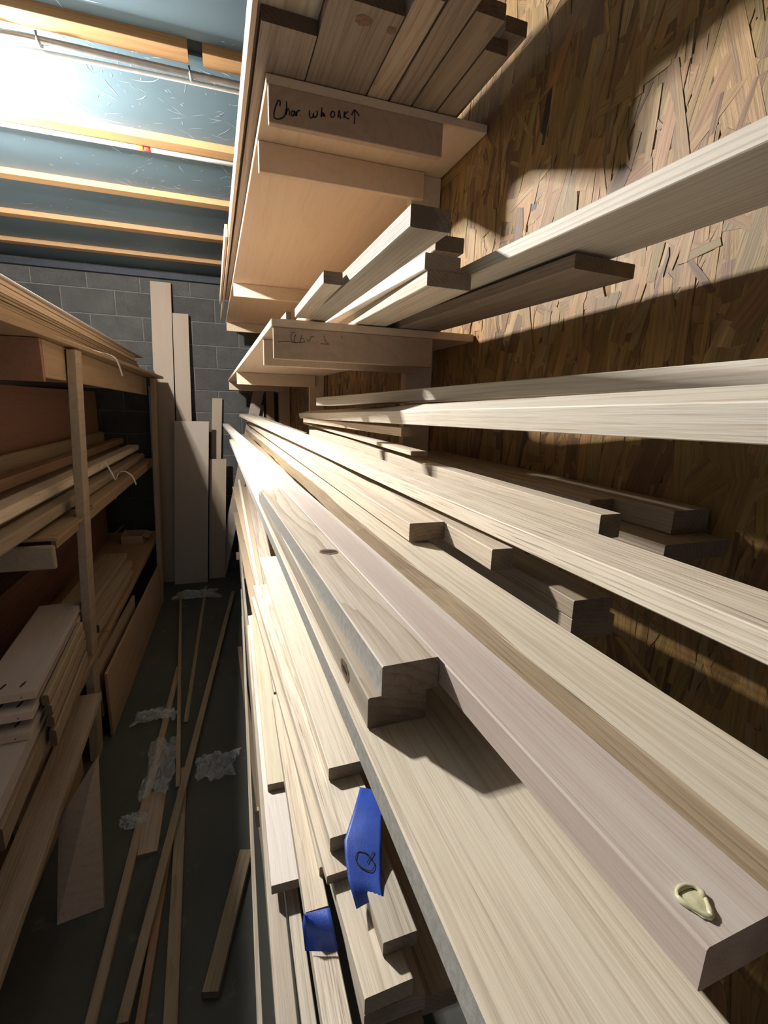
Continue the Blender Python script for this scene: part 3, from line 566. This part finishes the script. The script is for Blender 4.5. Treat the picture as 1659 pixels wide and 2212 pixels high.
    {'n': 'lath', 'l': 'reddish lath on the floor between two longer ones', 'a': [-0.3103, 1.0912, -1.672], 'b': [-0.2915, 1.745, -1.672], 'w': 0.0245, 't': 0.018, 'm': 'lath_red', 'g': 'laths on the floor', 'r': 'El'},
    {'n': 'lath', 'l': 'light lath with dark curved grain marks, lower middle of the aisle', 'a': [-0.2361, 1.0634, -1.672], 'b': [-0.2849, 2.0782, -1.672], 'w': 0.0377, 't': 0.018, 'm': 'lath', 'g': 'laths on the floor', 'r': 'A2'},
    {'n': 'offcut_board', 'l': 'short offcut with screw holes lying between the laths', 'a': [-0.3908, 1.6554, -1.674], 'b': [-0.3925, 1.9653, -1.674], 'w': 0.0698, 't': 0.016, 'm': 'oak_dim', 'r': 'off'},
    {'n': 'lath', 'l': 'short thick stick lying alone on the bare concrete', 'a': [-0.1378, 1.1251, -1.66], 'b': [-0.0226, 1.5592, -1.66], 'w': 0.0462, 't': 0.025, 'm': 'lath', 'r': 'G'},
]
obj = {}
for i, b in enumerate(BOARDS):
    cat = {'lath':'lath','plywood_sheet':'plywood','plywood_strip':'plywood','offcut_board':'offcut'}.get(b['n'],'board')
    o = plank(b['n'], b['a'], b['b'], b['w'], b['t'], b['m'], b['l'], cat, b.get('g'), bow=b.get('bow',0), live=b.get('live',0), roll=b.get('roll',0), edge=b.get('edge'))
    obj[b['r']] = o
# knots, glue, tape
def disc(name, c, ux, uy, rx, ry, mat, parent, n=20, bulge=.0, seed=0):
    ux=Vector(ux).normalized(); uy=Vector(uy).normalized(); c=Vector(c); rng=random.Random(seed); nn=ux.cross(uy).normalized()
    V=[tuple(c+nn*bulge)]; F=[]
    for i in range(n):
        a=2*math.pi*i/n; f=1+rng.uniform(-.12,.12); V.append(tuple(c+ux*rx*f*math.cos(a)+uy*ry*f*math.sin(a)))
    for i in range(n): F.append((0,1+i,1+(i+1)%n))
    return mesh(name,V,F,mat,parent)
kx = (.1265,.6215,-.1992)
disc('knot_rim', kx, (1,0,0), (0,1,0), .0135, .012, 'knot_brown', obj['R1'], seed=4)
tag(disc('knot_hole', (kx[0],kx[1],kx[2]+.0002), (1,0,0), (0,1,0), .0105, .006, 'knot_dark', obj['R1'], seed=2), 'dark open knot hole')
def on_side(ref, s, zf):
    b = [q for q in BOARDS if q['r']==ref][0]; a=Vector(b['a']); e=Vector(b['b']); p=a.lerp(e,s); d=(e-a).normalized()
    return p + Vector((0,0,-b['t']*zf)) + Vector((-d.y,d.x,0))*.0004, d
p, d = on_side('R2', .075, .52); disc('knot', p, -d, (0,0,1), .016, .0085, 'knot_brown', obj['R2'], seed=7)
q = p + Vector((-d.y,d.x,0))*.0003; disc('knot_crack', q, -d, (0,.1,1), .008, .003, 'knot_dark', obj['R2'], seed=9)
disc('knot', (0.2650,1.0036,.6845), (1,0,0), (0,-1,0), .016, .013, 'knot_brown', obj['U2'], seed=21)
disc('knot', (0.3207,1.0073,.6845), (1,0,0), (0,-1,0), .009, .009, 'knot_brown', obj['U2'], seed=22)
# glue blob
gp = [(.1825+.0052*math.cos(t)+.0018*math.sin(2*t), .1105+.0068*math.sin(t), -.2032) for t in [2*math.pi*i/18 for i in range(19)]]
disc('glue_film', (.1825,.1105,-.2034), (1,0,0), (0,1,0), .0055, .0068, 'glue', obj['R3'], bulge=.0006)
tag(tube('glue_blob', gp, [.0011+.0003*math.sin(i*1.7) for i in range(19)], 'glue', obj['R3'], seg=8), 'dried yellowish glue blob')
# blue masking tape
TAPE = [[(.171,.5945,-.5728),(.1935,.581,-.5722),(.2159,.5675,-.5728)], [(.1494,.553,-.5728),(.168,.544,-.5712),(.187,.5345,-.5728)], [(.1265,.512,-.5722),(.150,.505,-.5705),(.1746,.4965,-.5722)],
        [[0.1235, 0.4955, -0.58], [0.1465, 0.4873, -0.58], [0.1697, 0.4818, -0.58]], [[0.1218, 0.4703, -0.588], [0.1412, 0.4632, -0.588], [0.1619, 0.4583, -0.588]], [[0.1248, 0.4395, -0.598], [0.1468, 0.4421, -0.598], [0.1581, 0.425, -0.598]]]
tp = grid_sheet('masking_tape', [[tuple(x) for x in smooth_path(r,4)] for r in TAPE], 'tape_blue', obj['D'])
tag(tp, 'blue masking tape with a hand drawn Q')
ribbon_strokes('tape_letter', [smooth_path(s,3) for s in [[[0.1618, 0.4888, -0.5785], [0.1583, 0.4865, -0.5796], [0.1542, 0.484, -0.5808], [0.1497, 0.4798, -0.5826]], [[0.1544, 0.4844, -0.5806], [0.1524, 0.4892, -0.5793], [0.1457, 0.4935, -0.5785], [0.1409, 0.4945, -0.5787], [0.1371, 0.4905, -0.5803], [0.1364, 0.4856, -0.582], [0.1405, 0.478, -0.584], [0.1466, 0.4726, -0.5852], [0.1525, 0.47, -0.5855], [0.1564, 0.4724, -0.5843], [0.1582, 0.4764, -0.5829], [0.1568, 0.4814, -0.5814], [0.1544, 0.4844, -0.5806]]]], .0013, 'ink', tp, normal=(-0.0909, -0.3067, 0.9475), lift=.0019)
T2 = [[[0.0685, 0.4941, -0.653], [0.0855, 0.4933, -0.653], [0.1027, 0.4924, -0.653]], [[0.0659, 0.4894, -0.666], [0.0857, 0.4811, -0.666], [0.1049, 0.473, -0.666]], [[0.0669, 0.4731, -0.686], [0.0878, 0.4662, -0.686], [0.1077, 0.4602, -0.686]]]
tag(grid_sheet('masking_tape', [[tuple(x) for x in smooth_path(r,3)] for r in T2], 'tape_blue', obj['H']), 'blue masking tape scrap folded over the end')
T3 = [[(.0785,1.009,-.6685),(.087,1.007,-.669),(.0954,1.009,-.6691)], [(.0774,1.002,-.7196),(.088,1.000,-.72),(.0999,1.002,-.7204)]]
tag(grid_sheet('masking_tape', T3, 'tape_blue', obj['P']), 'small blue masking tape scrap')

# ------------------------------------------------------------------ left-hand rack
lr = empty('storage_rack', (-.95, 3.3, ZF), 'pine and plywood storage rack along the left wall', 'rack')
def post(a, b):
    a = Vector(a); b = Vector(b); wx, wy = .036, .09; V=[]
    for p in (a, b): V += [(p.x-wx,p.y,p.z),(p.x,p.y,p.z),(p.x,p.y+wy,p.z),(p.x-wx,p.y+wy,p.z)]
    o = mesh('post', V, BOXF, 'rack_pine', lr); m=o.modifiers.new('b','BEVEL'); m.width=.002; return o
post((-.652,2.26,ZF), (-.607,2.43,.200)); post((-.585,4.13,ZF), (-.565,4.47,.174))
def lbox(name,*a,mat='tan_ply'): return box_part(name,*a,mat,lr,.0015)
plank('apron', (-.668,2.17,.211), (-.668,4.62,.1775), .018, .14, 'tan_ply', parent=lr)
lbox('cross_arm', -1.75,-.650, 2.145,2.168, .055,.211, mat='red_ply')
for y, zt3 in ((3.2,.196), (4.56,.176)): lbox('cross_arm', -1.75,-.67, y,y+.02, .08,zt3)
lbox('apron', -.668,-.650, 2.06,4.62, -.575,-.519)
o = lbox('cross_arm', -1.75,-.640, 2.0,2.022, -.640,-.545, mat='rack_pine'); o.modifiers[0].width=.012; o.modifiers[0].segments=4
for y in (3.2, 4.6): lbox('cross_arm', -1.75,-.67, y,y+.02, -.60,-.519)
lbox('shelf', -1.75,-.632, 2.02,2.56, -.533,-.521, mat='tan_ply')
lbox('shelf', -1.75,-.640, 2.57,4.62, -.518,-.506, mat='tan_ply')
lbox('shelf', -1.75,-.630, 1.75,2.56, -1.182,-1.168); lbox('shelf', -1.75,-.630, 2.57,4.62, -1.182,-1.168)
lbox('apron', -.672,-.654, 1.8,4.6, -1.25,-1.183)
for y in (1.78, 3.2, 4.6): lbox('cross_arm', -1.75,-.676, y,y+.02, -1.26,-1.183)
for x in (-1.74,):
    for y in (2.4, 4.4): lbox('back_post', x-.04, x, y, y+.09, ZF, .17, mat='rack_pine')
# sheets on its top
def sheet(label, fr0, fr1, ya, yb, z, wd, t, mat, tilt=-.0137):
    return plank('plywood_sheet', (fr0-wd, ya, z+tilt*(ya-1.85)), (fr1-wd, yb, z+tilt*(yb-1.85)), wd, t, mat, label, 'plywood', 'plywood sheets stacked on the left rack')
sheet('bottom sheet of the plywood stack, warped corner sticking out past the rack post', -.655, -.515, 1.25, 4.70, .236, 1.05, .018, 'tan_ply')
names = ['second','third','fourth','fifth','sixth','seventh','eighth','ninth']
rng = random.Random(8)
zz = .2365
for i, nme in enumerate(names):
    t = (.030,.0085,.0085,.0085,.0085,.0105,.014,.014)[i]; zz += t + .0034
    sheet(nme + ' sheet from the bottom of the plywood stack on the left rack', -.650-.003*i-rng.uniform(0,.012), -.650-.003*i-rng.uniform(0,.012), 1.4+rng.uniform(0,.1), 4.42-.012*i, zz, 1.0, t, 'tan_ply' if i < 5 else 'birch')
zz += .010
sheet('white edged top sheet of the plywood stack', -.668, -.640, 1.4, 4.50, zz, 1.0, .008, 'primed')
# loose strap on the sheets
tag(grid_sheet('strapping', [[(x, y-.012, z), (x+.004, y+.012, z+.002)] for x, y, z in smooth_path([(-.64,2.6,.2285),(-.62,2.7,.227),(-.60,2.82,.2255),(-.583,2.93,.224),(-.568,3.02,.21),(-.563,3.08,.17),(-.561,3.12,.125)],6)], 'strap_white', thick=.0006), 'white plastic strap dangling from the plywood stack', 'strap')
# boards on the middle shelf
mid = [(-.700,-.455,.080,.050,1.15,4.55,'rack_pine','rounded front moulding on the middle shelf of the left rack'),
       (-.795,-.440,.085,.065,1.05,4.60,'rack_pine','second moulding from the front on the middle shelf'),
       (-.745,-.385,.090,.048,1.05,4.60,'oak','pale knotted moulding lying on top of the front pair'),
       (-.890,-.395,.085,.110,1.00,4.62,'rack_pine','tall dull moulding behind the pale knotted one'),
       (-.862,-.330,.075,.052,.95,4.62,'lath_red','brown length on top of the tall dull moulding'),
       (-.982,-.270,.05,.23,.95,4.50,'lath','board on edge against the reddish sheet')]
for xr, zt2, wd, t, ya, yb, mt, lb in mid:
    plank('moulding', (xr-wd, ya, zt2), (xr-wd+.0, yb, zt2), wd, t, mt, lb, 'moulding', 'mouldings on the middle shelf of the left rack', ch=.014)
tag(box_part('hardboard_sheet', -1.045,-1.035, 1.5,4.58, -.505,.05, 'red_ply'), 'reddish brown sheet standing behind the mouldings', 'panel')
tag(grid_sheet('strapping', [[(x, y-.010, z), (x+.003, y+.010, z+.003)] for x, y, z in smooth_path([(-.70,3.05,-.40),(-.69,3.10,-.36),(-.672,3.16,-.43),(-.665,3.22,-.485),(-.66,3.30,-.45),(-.64,3.40,-.46),(-.61,3.44,-.50),(-.59,3.42,-.55)],6)], 'strap_white', thick=.0006), 'curled white strap on the middle shelf edge', 'strap')
# lower shelf
for i, (zt2, ya, lb) in enumerate([(-.925,1.62,'top white primed board with two slanted slots near its end'),(-.972,1.58,'middle white primed board of the slotted set'),(-1.019,1.545,'lower white primed board of the slotted set')]):
    o = plank('primed_board', (-.79, ya, zt2), (-.845, 2.37-.02*i, zt2), .165, .026, 'primed', lb, 'board', 'primed boards on the lower shelf')
    for x in (-.73, -.675):
        disc('slot', (x, ya+.062, zt2+.0005), (.15,1,0), (-1,.15,0), .020, .0045, 'hole_dark', o, seed=int(-x*100))
    for x in (-.72,-.66): disc('screw_hole', (x, ya-.0006, zt2-.011), (1,0,0), (0,0,1), .0025, .0025, 'hole_dark', o, n=8)
    if i < 2:
        plank('primed_board', (-.79, ya+.05, zt2-.0265), (-.843, 2.34, zt2-.0265), .15, .02, 'primed', ['thin primed spacer board below the top slotted one','thin primed spacer board below the middle slotted one'][i], 'board', 'primed boards on the lower shelf')
plank('primed_board', (-.80, 1.15, -1.0465), (-.888, 2.38, -1.0465), .195, .05, 'primed', 'long white board under the slotted set, running out of frame', 'board', 'primed boards on the lower shelf')
plank('board', (-.81, 1.25, -1.099), (-.897, 2.38, -1.099), .21, .066, 'rack_pine', 'tan board at the base of the slotted white set', 'board')
for z0, lb in ((-.965,'top tan profile strip beside the slotted white set'),(-1.005,'second tan profile strip beside the slotted white set'),(-1.05,'third tan profile strip beside the slotted white set'),(-1.105,'lowest tan profile strip beside the slotted white set')):
    plank('profile_strip', (-.6235+.004*(z0<-1), 1.66-.06*(z0+.9), z0), (-.667+.004*(z0<-1), 2.24, z0), .021, .036 if z0 > -1.1 else .06, 'rack_pine', lb, 'moulding', 'profile strips on the lower shelf', ch=.004)
plank('board', (-1.16, 1.0, -.88), (-1.14, 4.3, -.86), .16, .27, 'mahogany', 'long dark board on edge behind the slotted white set', 'board')
for i, (x, z, wd, t, lb) in enumerate([(-.83,-1.01,.15,.03,'upper tan moulding with two screw holes, far part of the lower shelf'),(-.80,-1.045,.16,.034,'middle tan moulding, far part of the lower shelf'),(-.78,-1.085,.15,.04,'lower tan moulding, far part of the lower shelf'),(-.82,-1.13,.17,.0365,'broad tan moulding at the bottom, far part of the lower shelf')]):
    o = plank('moulding', (x-.01, 2.46, z), (x, 3.42-.07*i, z), wd, t, 'rack_pine', lb, 'moulding', 'mouldings on the lower shelf')
    if i == 0:
        for xx in (-.78,-.73): disc('screw_hole', (xx, 3.36, z+.0006), (1,0,0), (0,1,0), .006, .006, 'hole_dark', o, n=10)
cb = empty('carton', (-.79, 4.3, -1.168), 'open white carton at the far end of the lower shelf', 'carton')
for a in ((-.87,-.71,4.2,4.205,-1.167,-1.10),(-.87,-.71,4.4,4.405,-1.167,-1.10),(-.87,-.865,4.205,4.4,-1.167,-1.09),(-.715,-.71,4.205,4.4,-1.167,-1.10)): box_part('side', *a, 'card', cb)
plank('flap', (-.712,4.2,-1.099), (-.712,4.4,-1.099), .05, .003, 'card', parent=cb, roll=25); plank('flap', (-.92,4.2,-1.07), (-.92,4.4,-1.07), .05, .003, 'card', parent=cb, roll=-30)
# panels standing at floor level under the left rack
plank('plywood_sheet', (-.632,2.42,-1.33), (-.60,4.08,-1.33), .012, .355, 'birch_dark', 'brown sheet standing on the floor along the aisle under the left rack', 'plywood')
plank('panel_strip', (-.672,2.42,-1.27), (-.650,3.3,-1.27), .014, .30, 'rack_pine', 'shorter tan panel with a clipped corner behind the brown standing sheet', 'panel')
plank('plywood_sheet', (-.722,1.58,-1.28), (-.712,2.18,-1.28), .018, .405, 'tan_ply', 'orange brown sheet standing on edge nearest the camera on the left', 'plywood')
tag(mesh('panel', [(-.60,1.475,ZF),(-.468,1.495,ZF),(-.468,1.515,ZF),(-.60,1.495,ZF),(-.60,1.60,-1.40),(-.472,1.62,-1.20),(-.472,1.64,-1.20),(-.60,1.62,-1.40)], BOXF, 'birch_dark'), 'small orange brown offcut panel leaning beside the left rack near the floor', 'panel')
low = [((-.66,.95,-1.34),(-.695,2.2,-1.30),.10,.03,'oak_dim','wide tan plank slanting down at the lower left'),
       ((-.83,.95,-1.30),(-.84,2.6,-1.28),.07,.03,'mahogany','dark brown plank above the wide tan one, lower left'),
       ((-.95,1.0,-1.285),(-.94,2.7,-1.285),.065,.03,'red_ply','reddish plank below the lower shelf, lower left'),
       ((-.868,1.35,-1.30),(-.868,2.3,-1.30),.022,.03,'rack_pine','short square stick between the dark planks, lower left'),
       ((-.78,1.0,-1.40),(-.80,2.5,-1.38),.06,.28,'mahogany','dark plank on edge under the wide tan one')]
for a, b, wd, t, mt, lb in low: plank('plank', a, b, wd, t, mt, lb, 'plank', 'planks under the left rack')
box_part('bearer', -1.2,-.81, 1.25,1.31, ZF,-1.372, 'rack_pine', lr); box_part('bearer', -1.2,-.81, 2.2,2.26, ZF,-1.34, 'rack_pine', lr)

# ------------------------------------------------------------------ planks leaning on the block wall
def lean(label, x0, x1, z1, yb, yt, mat, xs=0, zb=ZF, t=.02):
    """upright plank: bottom x0..x1 at yb, top shifted by xs at yt"""
    V=[(x0,yb,zb),(x1,yb,zb),(x1,yb+t,zb),(x0,yb+t,zb),(x0+xs,yt,z1),(x1+xs,yt,z1),(x1+xs,yt+t,z1),(x0+xs,yt+t,z1)]
    o = mesh('leaning_plank', V, BOXF, mat); return tag(o, label, 'plank', 'planks leaning against the block wall')
for n_, c_ in (('lean_oak',((.35,.27,.195),(.28,.205,.14))), ('lean_pale',((.36,.30,.24),(.31,.245,.185)))):
    k = NT(n_); tc = k.n('ShaderNodeTexCoord').outputs['Object']; r = k.n('ShaderNodeObjectInfo').outputs['Random']
    ad = k.n('ShaderNodeVectorMath', operation='ADD'); k.l(tc, ad.inputs[0]); k.l(k.math('MULTIPLY', r, 30.), ad.inputs[1])
    f1 = k.noise(k.scale(ad.outputs[0], (90,90,2.2)), 1, 4); f2 = k.noise(k.scale(ad.outputs[0], (12,12,.8)), 1, 3)
    k.l(k.mix(k.math('MULTIPLY', k.math('ADD', f1, f2), .55), c_[0], c_[1]), k.b.inputs['Base Color']); k.b.inputs['Roughness'].default_value = .6
lean('tallest plank leaning against the block wall, almost at the ceiling', -.66, -.495, 1.005, 4.66, 4.86, 'lean_oak', xs=.068)
lean('second tallest plank leaning right beside the tallest', -.475, -.345, .755, 4.66, 4.84, 'lean_oak', xs=.048)
lean('broad pale panel leaning low in front of the block wall', -.535, -.245, -.18, 4.58, 4.66, 'lean_pale', xs=.082)
lean('narrow plank with a knot standing right of the broad pale panel', -.24, -.15, .03, 4.82, 4.87, 'lean_oak', xs=.11)
lean('short brown plank leaning right of the broad pale panel', -.235, -.085, -.53, 4.67, 4.73, 'lean_oak', xs=.058)
lean('pale plank leaning diagonally to the right behind the lumber pile', -.175, -.075, .12, 4.75, 4.80, 'lean_pale', xs=.42)
lean('dark upright plank in the corner behind the lumber pile', .365, .44, .20, 4.78, 4.86, 'birch_dark')
lean('grey blue metal strip upright in the far corner', .475, .535, .17, 4.72, 4.82, 'steel_grey', t=.004)
lean('short pale stick behind the far ends of the pile', .29, .34, -.02, 4.84, 4.87, 'lean_pale')
lean('slim stick standing behind the left rack at the block wall', -.70, -.675, .12, 4.74, 4.86, 'lean_pale', xs=.03)
lean('short greenish plank beside the slim stick behind the left rack', -.645, -.575, .03, 4.72, 4.82, 'lean_oak', xs=.02)

# ------------------------------------------------------------------ debris on the floor
def film(label, cx, cy, sx, sy, h, seed, zb=None):
    n=16; V=[]; F=[]; zb = ZF if zb is None else zb
    for i in range(n):
        for j in range(n):
            u=i/(n-1)-.5; v=j/(n-1)-.5
            rr = 1 + .35*mnoise.noise((seed+u*3, v*3, seed))
            x=cx+u*sx*rr+.012*mnoise.noise((u*9+seed,v*9,1)); y=cy+v*sy*rr+.012*mnoise.noise((u*9+seed,v*9,5))
            z=zb+.003+h*(.35+abs(mnoise.noise((u*6+seed,v*6,seed*.7)))*1.3+.5*abs(mnoise.noise((u*15+seed,v*15,2))))*(1-1.2*(u*u+v*v))
            V.append((x,y,max(z,zb+.002)))
    for i in range(n-1):
        for j in range(n-1): F.append((i*n+j,(i+1)*n+j,(i+1)*n+j+1,i*n+j+1))
    return tag(mesh('plastic_film', V, F, 'film', None), label, 'plastic film', 'crumpled clear film on the floor')
film('crumpled clear film on the bare concrete right of the laths', -.115, 2.05, .19, .17, .05, 3.1)
film('long crumpled film lying over the laths, middle of the aisle', -.36, 2.10, .13, .36, .06, 7.7)
film('flat clear film strip left of the laths', -.44, 2.52, .20, .10, .04, 12.3)
film('small film scrap on the leftmost lath', -.43, 1.83, .10, .07, .03, 17.9)
film('thin film tangle near the foot of the leaning planks', -.33, 4.25, .36, .20, .03, 23.3)
